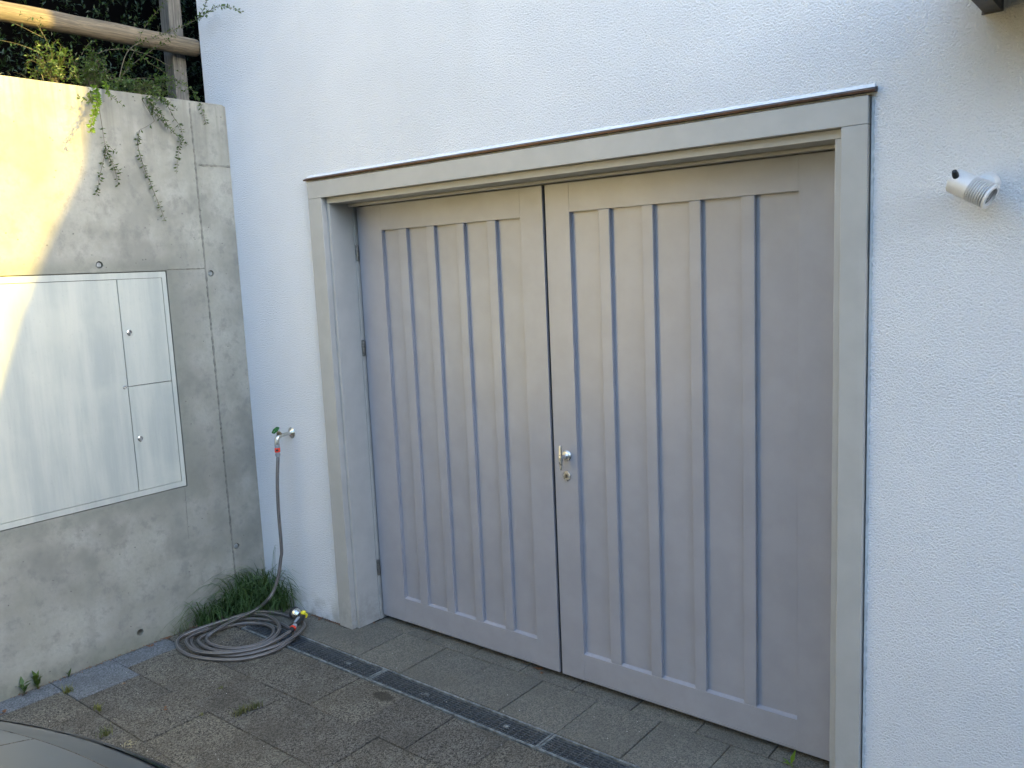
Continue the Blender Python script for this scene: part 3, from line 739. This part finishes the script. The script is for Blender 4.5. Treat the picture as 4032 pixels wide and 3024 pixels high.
for a, b in ((-.010, .004),):
    add_lathe(bm, pp+cd*.006-sd*.002, cd, [(0, .0072), (.0095, .0072), (.0100, .006)], 4)
sub(link('grip_pad', bmesh_me('grip_pad', bm), 'black', None), cn)
def c3(x, y): return 640+x/3.3515, 2200+y/3.3515
zh = z0-.066
air = [Vector((hx_, hy_, zh)), pX(1092, 1900, .348), pX(1097, 2020, .348), pX(*c3(1572, -120), .345), pX(*c3(1560, 0), .335), pX(*c3(1543, 150), .33), pX(*c3(1513, 290), .32), pX(*c3(1460, 440), .31), pX(*c3(1390, 540), .30)]
low = [(1300, 625, .07), (1200, 690, .050), (1050, 760, .040), (850, 860, .035), (680, 960, .028), (585, 1040, .012), (610, 1110, .010), (750, 1165, .010), (950, 1185, .010), (1150, 1160, .010),
       (1330, 1100, .012), (1450, 1010, .020), (1460, 920, .020), (1340, 865, .010), (1120, 850, .010), (880, 885, .010), (680, 960, .010), (500, 1040, .012), (480, 1100, .012), (580, 1175, .012), (800, 1225, .012), (1060, 1215, .012), (1300, 1150, .014),
       (1470, 1040, .030), (1545, 920, .034), (1490, 810, .030), (1340, 740, .028), (1150, 735, .026), (900, 790, .024), (620, 900, .020), (420, 1000, .012), (375, 1090, .010), (430, 1190, .010), (600, 1262, .010), (850, 1280, .010), (1100, 1265, .012), (1300, 1215, .016),
       (1560, 1130, .022), (1760, 1010, .026), (1865, 900, .024), (1840, 830, .012), (1700, 770, .010), (1500, 715, .012), (1300, 695, .036), (1080, 735, .040), (800, 820, .036), (480, 925, .026), (260, 1020, .014), (190, 1110, .010), (240, 1210, .010), (400, 1290, .010), (650, 1325, .010), (900, 1335, .010), (1150, 1310, .010),
       (1450, 1225, .012), (1640, 1120, .014), (1735, 1030, .016), (1720, 960, .010), (1640, 900, .010), (1480, 830, .010), (1200, 790, .012), (900, 820, .014), (600, 930, .012), (340, 1040, .024), (330, 1130, .024), (430, 1215, .026), (640, 1245, .028), (900, 1240, .028), (1200, 1195, .028), (1440, 1105, .038), (1600, 1015, .044), (1690, 955, .046)]
hp_ = air + [pZ(*c3(x, y), z) for x, y, z in low]
P = spline(hp_, 6)
sm = P[:]
for _ in range(2): sm = [sm[0]] + [(a+b*2+c)/4 for a, b, c in zip(sm, sm[1:], sm[2:])] + [sm[-1]]
bm = bmesh.new(); uv = bm.loops.layers.uv.new('UVMap'); add_tube(bm, sm, .0088, 14, uv); link('tube', bmesh_me('tube', bm), 'hose', hose)
gun = thing('spray_gun', 'black and silver garden spray gun with yellow knob lying on the hose coil', 'spray gun', (.5, -.2, .03))
A = sm[-1].copy(); B = pZ(*c3(1860, 745), .062); gd = (B-A).normalized(); Lg = (B-A).length
lathe('hose_connector', A-gd*.004, gd, [(0, .0105), (.010, .0135), (.022, .0140), (.024, .012)], 'black', gun, 20)
lathe('connector_ring', A+gd*.020, gd, [(0, .0142), (.003, .0152), (.012, .0150), (.014, .012)], 'orange', gun, 20)
lathe('coupling', A+gd*.034, gd, [(0, .0115), (.016, .0125), (.018, .0135)], 'greyp', gun, 20)
lathe('grip', A+gd*.052, gd, [(0, .0125), (.02, .0150), (.05, .0160), (Lg-.06, .0165), (Lg-.050, .012)], 'black', gun, 20)
Hc = pZ(*c3(1715, 690), .062); hd_ = (Hc-B).normalized()
lathe('trigger', A+gd*.055+Vector((0, 0, .012))-hd_*-.004, gd, [(0, .004), (.01, .008), (.045, .009), (.06, .004)], 'greyp', gun, 12)
lathe('neck', B-gd*.008+hd_*-.006, hd_, [(0, .014), (.02, .0145), (.034, .013), (.036, .010)], 'black', gun, 20)
lathe('cone', B-gd*.008+hd_*.026, hd_, [(0, .012), (.004, .016), (.028, .0265), (.032, .0275)], 'satin', gun, 32)
lathe('spray_head', B-gd*.008+hd_*.058, hd_, [(0, .0280), (.003, .0305), (.016, .0315), (.019, .029), (.0185, .024), (.016, .0235), (.016, .001)], 'black', gun, 32)
lathe('knob', B-gd*.004+hd_*-.004+Vector((0, 0, .012)), (.15, -.25, 1), [(0, .0125), (.006, .0135), (.010, .0130), (.011, .0115)], 'yellow', gun, 24)
lathe('end_button', B+gd*.004-hd_*.010, -hd_, [(0, .012), (.008, .012), (.010, .009)], 'yellow', gun, 20)

# ------------------------------------------------------------------ wall spotlight
lp = thing('wall_spotlight', 'small silver finned spotlight fixed to the plaster right of the door', 'wall lamp', (3.56, 0, 1.96))
rc = pY(3890, 724, 0)
lathe('wall_rosette', rc, (0, -1, 0), [(0, .030), (.004, .0305), (.010, .029), (.020, .021), (.021, .016)], 'lamp', lp, 32)
ad = (M @ Vector((.60, -.58, -.55))).normalized()
cb = pY(3826, 742, -.075)           # body middle
lathe('arm', rc+Vector((0, -.018, 0)), cb-(rc+Vector((0, -.018, 0))), [(0, .013), (.045, .012)], 'lamp', lp, 20)
s0 = cb-ad*.055
prof = [(0, .030), (.003, .0325), (.055, .0330), (.0555, .030)]
hh = .0575
for k in range(7): prof += [(hh, .0265), (hh+.0003, .0335), (hh+.0026, .0335), (hh+.0029, .0265)]; hh += .0066
prof += [(hh, .0335), (hh+.006, .0335), (hh+.007, .032), (hh+.007, .0245), (hh-.002, .024)]
lathe('lamp_body', s0, ad, prof, 'lamp', lp, 40)
lathe('glass_lens', s0+ad*(hh-.001), ad, [(0, .0225), (.002, .0215)], 'lens', lp, 32)
kb = pY(3763, 690, -.105); kd = (M @ Vector((-.55, -.2, .75))).normalized()
kb = s0 + ad*.012 + (kb-s0-ad*.012).normalized()*.028
lathe('tilt_knob', kb, (pY(3758, 675, -.11)-kb), [(0, .0085), (.012, .0085), (.022, .006), (.023, .004)], 'black', lp, 12)

# canopy bracket (upper right)
br_ = thing('canopy_bracket', 'dark steel bracket jutting from the plaster at the top right', 'bracket', (3.54, 0, 2.42))
box('arm', (3.521, -.52, 2.400), (3.562, -.004, 2.50), 'bracket', br_, .001)
box('wall_plate', (3.516, -.0042, 2.396), (3.567, .0, 2.50), 'bracket', br_, .001)

cp = thing('canopy', 'small dark entrance canopy carried by the steel bracket beyond the top right corner', 'canopy', (4.1, -.28, 2.6))
box('slab', (3.50, -.55, 2.502), (4.79, -.006, 2.58), 'bracket', cp, .002)
# ------------------------------------------------------------------ car
car = thing('parked_car', 'dark grey car whose bonnet front shows at the lower left', 'car', (2.6, -4.0, 0))
CX, NY = 2.06, -1.855; HWD = .88
def cpt(u, s):      # u: distance back from the nose, s: -1..1 across ; local bonnet surface
    plan = NY - .22*s*s - .12*abs(s)**6
    z = .755 + .16*(1-math.exp(-u/.22)) + .075*min(u, 1.2)
    z -= .10*abs(s)**4
    return plan-u, z
def rotc(p): 
    a = R(15); x, y = p[0]-CX, p[1]-NY
    return Vector((CX+x*math.cos(a)-y*math.sin(a), NY+x*math.sin(a)+y*math.cos(a), p[2]))
def surf(name, us, ss, mat, off=0, parent=None, smooth=True, fn=None):
    V = []; F = []; n = len(ss)
    for u in us:
        for s in ss:
            y, z = cpt(u, s); V.append(rotc((CX+s*HWD, y, z+off)))
    for i in range(len(us)-1):
        for j in range(n-1): F.append((i*n+j, i*n+j+1, (i+1)*n+j+1, (i+1)*n+j))
    return link(name, me_from(name, V, F), mat, parent or car, smooth=smooth)
ss = [(-1+2*k/40)*.985 for k in range(41)]
# full body shell by cross sections from nose to tail
secs = [(0.0, .40, .70, 1.0), (.02, .28, .72, 1.), (.25, .22, .80, 1.), (1.15, .2, .93, 1.), (1.25, .2, .95, 1.), (2.0, .2, 1.40, .80), (3.2, .2, 1.42, .80), (3.9, .22, 1.05, .95), (4.15, .35, .95, .95)]
V = []; F = []; NS = 21
for u, zb, zt, tw in secs:
    for k in range(NS):
        t = k/(NS-1); ang = math.pi*t; s = -math.cos(ang)
        hgt = abs(math.sin(ang))**.55
        zz = zb + (zt-.012-zb)*hgt
        wdt = HWD*.985*(1 if zz < .9 else 1-(1-tw)*(zz-.9)/.5) * (1 if u > .1 else .985)
        q = .22*s*s+.12*abs(s)**6; y = NY-.006-u-(q if u < .6 else q*max(0, 1-(u-.6)/.6))
        if u > .02 and u < 1.3:
            yy, z2 = cpt(u, s); zz = min(zz, z2-.012) if hgt > .5 else zz
        V.append(rotc((CX+s*wdt, y, zz)))
for i in range(len(secs)-1):
    for k in range(NS-1): F.append((i*NS+k, i*NS+k+1, (i+1)*NS+k+1, (i+1)*NS+k))
F.append(tuple(range(NS))); F.append(tuple(range((len(secs)-1)*NS, len(secs)*NS)))
link('body', me_from('body', V, F), 'carpaint', car, smooth=True)
surf('front_bumper', [0, .012, .03, .05, .075, .10, .125, .148], ss, 'carpaint')
surf('bumper_lip', [-.004, .0, .022, .044], ss, 'black', .0015)
surf('bonnet', [.154]+[.17+.1*k for k in range(11)], [-.93+.975*k/30 for k in range(31)], 'carpaint', .001)
surf('wing_panel', [.154]+[.17+.1*k for k in range(11)], [.051+.88*k/26 for k in range(27)], 'carpaint', .001)
for s in (-1, 1):
    sb = [s*(.12+.34*k/12) for k in range(13)]
    if s < 0: sb = sb[::-1]
    surf('headlight', [.004, .012, .022, .034, .045], sb, 'glass', .003)
link('windscreen', me_from('windscreen', [rotc(p) for p in ((CX-.75, NY-1.22, .965), (CX+.75, NY-1.22, .965), (CX+.62, NY-1.95, 1.40), (CX-.62, NY-1.95, 1.40))], [(0, 1, 2, 3)]), 'glass', car)
for sx in (-1, 1):
    for yy in (.85, 3.35):
        c = rotc((CX+sx*.80, NY-yy, .32)); dd = rotc((CX+sx, NY-yy, .32))-rotc((CX, NY-yy, .32))
        wh = lathe('wheel', c-dd.normalized()*sx*0, dd, [(-.05, .24), (-.05, .31), (-.03, .32), (.09, .32), (.11, .31), (.11, .22), (.09, .2), (.085, .05)], 'rubber', car, 32)
        sub(lathe('rim', c+dd.normalized()*.086, dd, [(0, .205), (.015, .2), (.006, .06), (.02, .04)], 'galv_light', None, 24), wh)

# ------------------------------------------------------------------ plants and litter on the paving
gc = thing('grass_clump', 'big dark green grass clump in the corner behind the hose coil', 'grass', (.12, -.12, 0))
sp = []
for _ in range(620):
    t = random.random(); 
    base = Vector((.02+abs(random.gauss(0, .07)), -.03-abs(random.gauss(0, .12)), 0)) if t < .5 else Vector((random.uniform(.01, .26), random.uniform(-.09, -.01), 0))
    if t > .72: base = Vector((random.uniform(.01, .07), random.uniform(-.46, -.12), 0))
    h = random.uniform(.02, .2) * (1.15 if base.y > -.25 else .75); sprd = random.uniform(.04, .27)
    a = random.uniform(-2.7, .9); 
    tip = base+Vector((math.cos(a)*sprd+.03, math.sin(a)*sprd-.02, h))
    tip.x = max(tip.x, random.uniform(.003, .03)); tip.y = min(tip.y, -random.uniform(.003, .06))
    sp.append((base, tip, random.uniform(.004, .008)))
for u, v, u2, v2 in ((1040, 2370, 968, 2206), (1060, 2370, 1018, 2190), (1030, 2390, 890, 2272), (930, 2420, 855, 2300), (1000, 2380, 772, 2372), (880, 2420, 750, 2410), (1110, 2400, 1190, 2372), (1110, 2350, 1170, 2335), (1100, 2330, 1148, 2262)):
    a = pX(u, v, .05); a.z = 0; a.y = min(a.y, -.02); b = pX(u2, v2, .06) if u2 < 1030 else pY(u2, v2, -.05); sp.append((a, b, .004))
for du in (0, 12, -10): 
    a = pX(1080+du, 2380, .18); a.z = 0; sp.append((a, pX(1094-du*.3, 2150+abs(du), .30), .004))
blades('blades', gc, sp, 'grass', droop=.28)
def tuft(name, u, v, n, r, h, mat, label, stretch=None):
    c = pZ(u, v, 0); t = []
    for _ in range(n):
        b = c+Vector((random.gauss(0, r*.3), random.gauss(0, r*.3), 0))
        if stretch: b += (pZ(*stretch, 0)-c)*random.random()
        a = random.uniform(0, 6.28); s = random.uniform(.2, 1)*r
        t.append((b, b+Vector((math.cos(a)*s, math.sin(a)*s, random.uniform(.3, 1)*h)), random.uniform(.0016, .0032)))
    o = blades(name, None, t, mat); tag(o, label, 'grass tuft', 'small grass tufts in the paver joints'); return o
tuft('grass_tuft', 268, 2724, 70, .030, .035, 'tuft', 'yellowish round grass tuft on the joint near the concrete wall')
tuft('grass_tuft', 378, 2790, 34, .022, .030, 'tuft', 'sparse yellow grass tuft at a paver corner left of centre floor', (395, 2800))
tuft('grass_tuft', 400, 2905, 42, .028, .045, 'tuftg', 'green and brown grass tuft just above the car bonnet edge', (430, 2890))
tuft('grass_tuft', 925, 2820, 120, .028, .038, 'tuftg', 'larger elongated green grass tuft in the middle of the pavers', (1025, 2782))
tuft('grass_tuft', 860, 2713, 22, .012, .012, 'tuftg', 'thin flat green tuft below the hose coil', (880, 2708))
tuft('grass_tuft', 795, 2815, 20, .012, .012, 'tuft', 'tiny faint tuft left of the elongated green tuft')
tuft('grass_tuft', 485, 2555, 30, .05, .06, 'grass', 'thin grass tuft at the wall foot beside dead leaves', (500, 2550))
tuft('grass_tuft', 700, 2500, 70, .05, .07, 'grass', 'spiky grass tuft at the wall foot left of the hose coil', (760, 2450))
tuft('grass_tuft', 510, 2930, 24, .04, .010, 'straw', 'flat dry straw wisp beside the car bonnet')
def weed(u, v, n, L, label, up=.5):
    c = pZ(u, v, 0); c.x = max(c.x, .03); V = []; F = []
    for k in range(n):
        a = k*2.4+random.uniform(-.3, .3); d = Vector((math.cos(a)+.5, math.sin(a), up+random.uniform(0, .8))).normalized()
        add_leaf(V, F, c+Vector((0, 0, .004*k)), d, Vector((0, 0, 1)), L*random.uniform(.7, 1.2), L*.42, .12)
    o = link('weed', me_from('weed', V, F), 'shrub'); tag(o, label, 'weed', 'broad leaved weeds'); return o
weed(60, 2712, 12, .045, 'low broad leaved weed at the wall foot at far left')
weed(120, 2695, 14, .05, 'taller broad leaved weed at the wall foot beside the low one', 1.3)
weed(262, 2660, 4, .035, 'small dark round leaved seedling at the wall foot', 1.0)
c = pZ(2600+1620/3.16, 2700+985/3.16, 0)
V = []; F = []
add_leaf(V, F, c, Vector((.25, .12, 1)), Vector((0, -1, .2)), .062, .016, .15); add_leaf(V, F, c, Vector((-.9, .1, .5)), Vector((0, 0, 1)), .035, .010); add_leaf(V, F, c, Vector((-.6, -.3, .25)), Vector((0, 0, 1)), .03, .010); add_leaf(V, F, c, Vector((.5, -.5, .2)), Vector((0, 0, 1)), .02, .008)
o = link('weed', me_from('weed', V, F), 'fresh'); tag(o, 'single upright bright green leaf sprouting below the right door leaf', 'weed')
def dry(u, v, L, label=None, n=1, name='dry_leaf'):
    c = pZ(u, v, .003); V = []; F = []
    for _ in range(n):
        a = random.uniform(0, 6.28); p = c+Vector((random.gauss(0, .006*(n > 1)), random.gauss(0, .006*(n > 1)), random.uniform(0, .006)))
        add_leaf(V, F, p, Vector((math.cos(a), math.sin(a), random.uniform(.0, .35))), Vector((rv().x*.4, rv().y*.4, 1)), L*random.uniform(.6, 1.1), L*.5, random.uniform(-.3, .3))
    o = link(name, me_from(name, V, F), 'dry'); 
    if label: tag(o, label, 'dry leaf', 'fallen dry leaves')
    return o
dry(2130, 2640, .035, 'crumpled red brown leaf on the paver under the left door leaf', 4)
dry(662, 2512, .035, 'brown curled leaf at the wall foot left of the hose', 3)
dry(590, 2548, .03, 'brown leaf lying in the joint along the concrete wall', 2)
dry(1262, 2437, .03, 'red brown leaf bits against the plaster by the spray gun', 4)
dry(498, 2690, .022, 'small red leaf on a paver near the wall', 1)
dry(650, 2795, .028, 'long thin brown leaf in the middle of the pavers', 2)
dry(25, 2808, .04, 'red brown leaf in the joint above the car', 2)
dry(1480, 2450, .02, 'brown leaf crumb beside the left reveal', 2)
V = []; F = []
for _ in range(420):    # litter along wall foot and reveal
    if random.random() < .75: p = Vector((.012+abs(random.gauss(0, .012)), random.uniform(-1.35, -.05), .002))
    else: p = Vector((random.uniform(.42, .68), -.012-abs(random.gauss(0, .006)), .002))
    a = random.uniform(0, 6.28); L = random.uniform(.004, .013); add_leaf(V, F, p, Vector((math.cos(a), math.sin(a), random.uniform(0, .5))), Vector((0, 0, 1))+rv()*.5, L, L*.55)
link('leaf_litter', me_from('leaf_litter', V, F), 'dry', kind='stuff')
V = []; F = []
for _ in range(260):
    p = Vector((random.uniform(.1, 3.2), random.uniform(-1.7, .05), .0015)); r = random.uniform(.0008, .0022); i = len(V)
    V += [p+Vector((r, 0, 0)), p+Vector((0, r, 0)), p-Vector((r, 0, 0)), p-Vector((0, r, 0)), p+Vector((0, 0, r*1.2))]
    F += [(i, i+1, i+4), (i+1, i+2, i+4), (i+2, i+3, i+4), (i+3, i, i+4)]
link('grit', me_from('grit', V, F), 'grit', kind='stuff')

# ------------------------------------------------------------------ unseen white house shape added to bounce warm sunlight onto the facade
wh_ = thing('white_reflector', 'added white reflector shaped like a house beyond the end of the concrete wall', 'house', (-4, -6, 0))
prism('wall', [(-8, -.05), (.06, -.05), (.06, 5.2), (-4, 7.6), (-8, 5.2)], -4.3, -2.62, 'y', 'plaster', wh_)
prism('roof', [(.3, 5.0), (-4, 7.68), (-8.5, 4.98), (-8.5, 5.1), (-4, 7.85), (.3, 5.14)], -4.45, -2.61, 'y', 'rooftile', wh_)
# unseen tree belt added to darken door reflections and block sky light
def sky_screen_tree(x, y, h, r, label):
    t = thing('tree', label, 'tree', (x, y, 0), 'unseen trees added to screen the sky')
    lathe('trunk', (x, y, 0), (0, 0, 1), [(0, .2), (h*.5, .14), (h*.9, .04)], 'stem', t, 10)
    V = []; F = []
    for _ in range(1500):
        v = rv()*random.uniform(.55, 1); p = Vector((x+v.x*r, y+v.y*r, h*.52+v.z*h*.46)); add_leaf(V, F, p, rv(), rv(), .34, .26)
    link('crown', me_from('crown', V, F), 'hedge', t)
for i, (x, y, h, r) in enumerate(((-1.5, -6.6, 7, 2.2), (-1.2, -10.5, 8, 2.6), (1.5, -13.5, 7, 2.6), (5.5, -14.5, 8, 2.8), (9.5, -13.5, 7, 2.6), (8.8, -6.4, 8, 2.4), (10.5, -10, 9, 2.8))):
    sky_screen_tree(x, y, h, r, ('added dense dark tree standing past the white reflector', 'added tall dark tree farther along the concrete wall side', 'added dark tree at the left end of the row across the drive', 'added tallest dark tree in the row across the drive', 'added dark tree at the right end of the row across the drive', 'added sky blocking tree on the right side of the drive nearest the house', 'added taller sky blocking tree on the right side of the drive farther out')[i])
# ------------------------------------------------------------------ neighbour plate, unseen, added and cut to cast the slanting shade on the concrete
nb = thing('shade_occluder', 'added unseen wall plate cut to cast the slanting shade edge', 'house', (11, 0, 0))
prism('wall', [(-12, 0), (12, 0), (12, 9.5), (2.6, 9.5), (.85, 5.7), (.749, 5.197), (.549, 4.85), (.412, 4.576), (.281, 4.233), (.15, 3.9), (-.12, 3.45), (-12, 3.3)], 10, 10.3, 'x', 'occluder', nb)
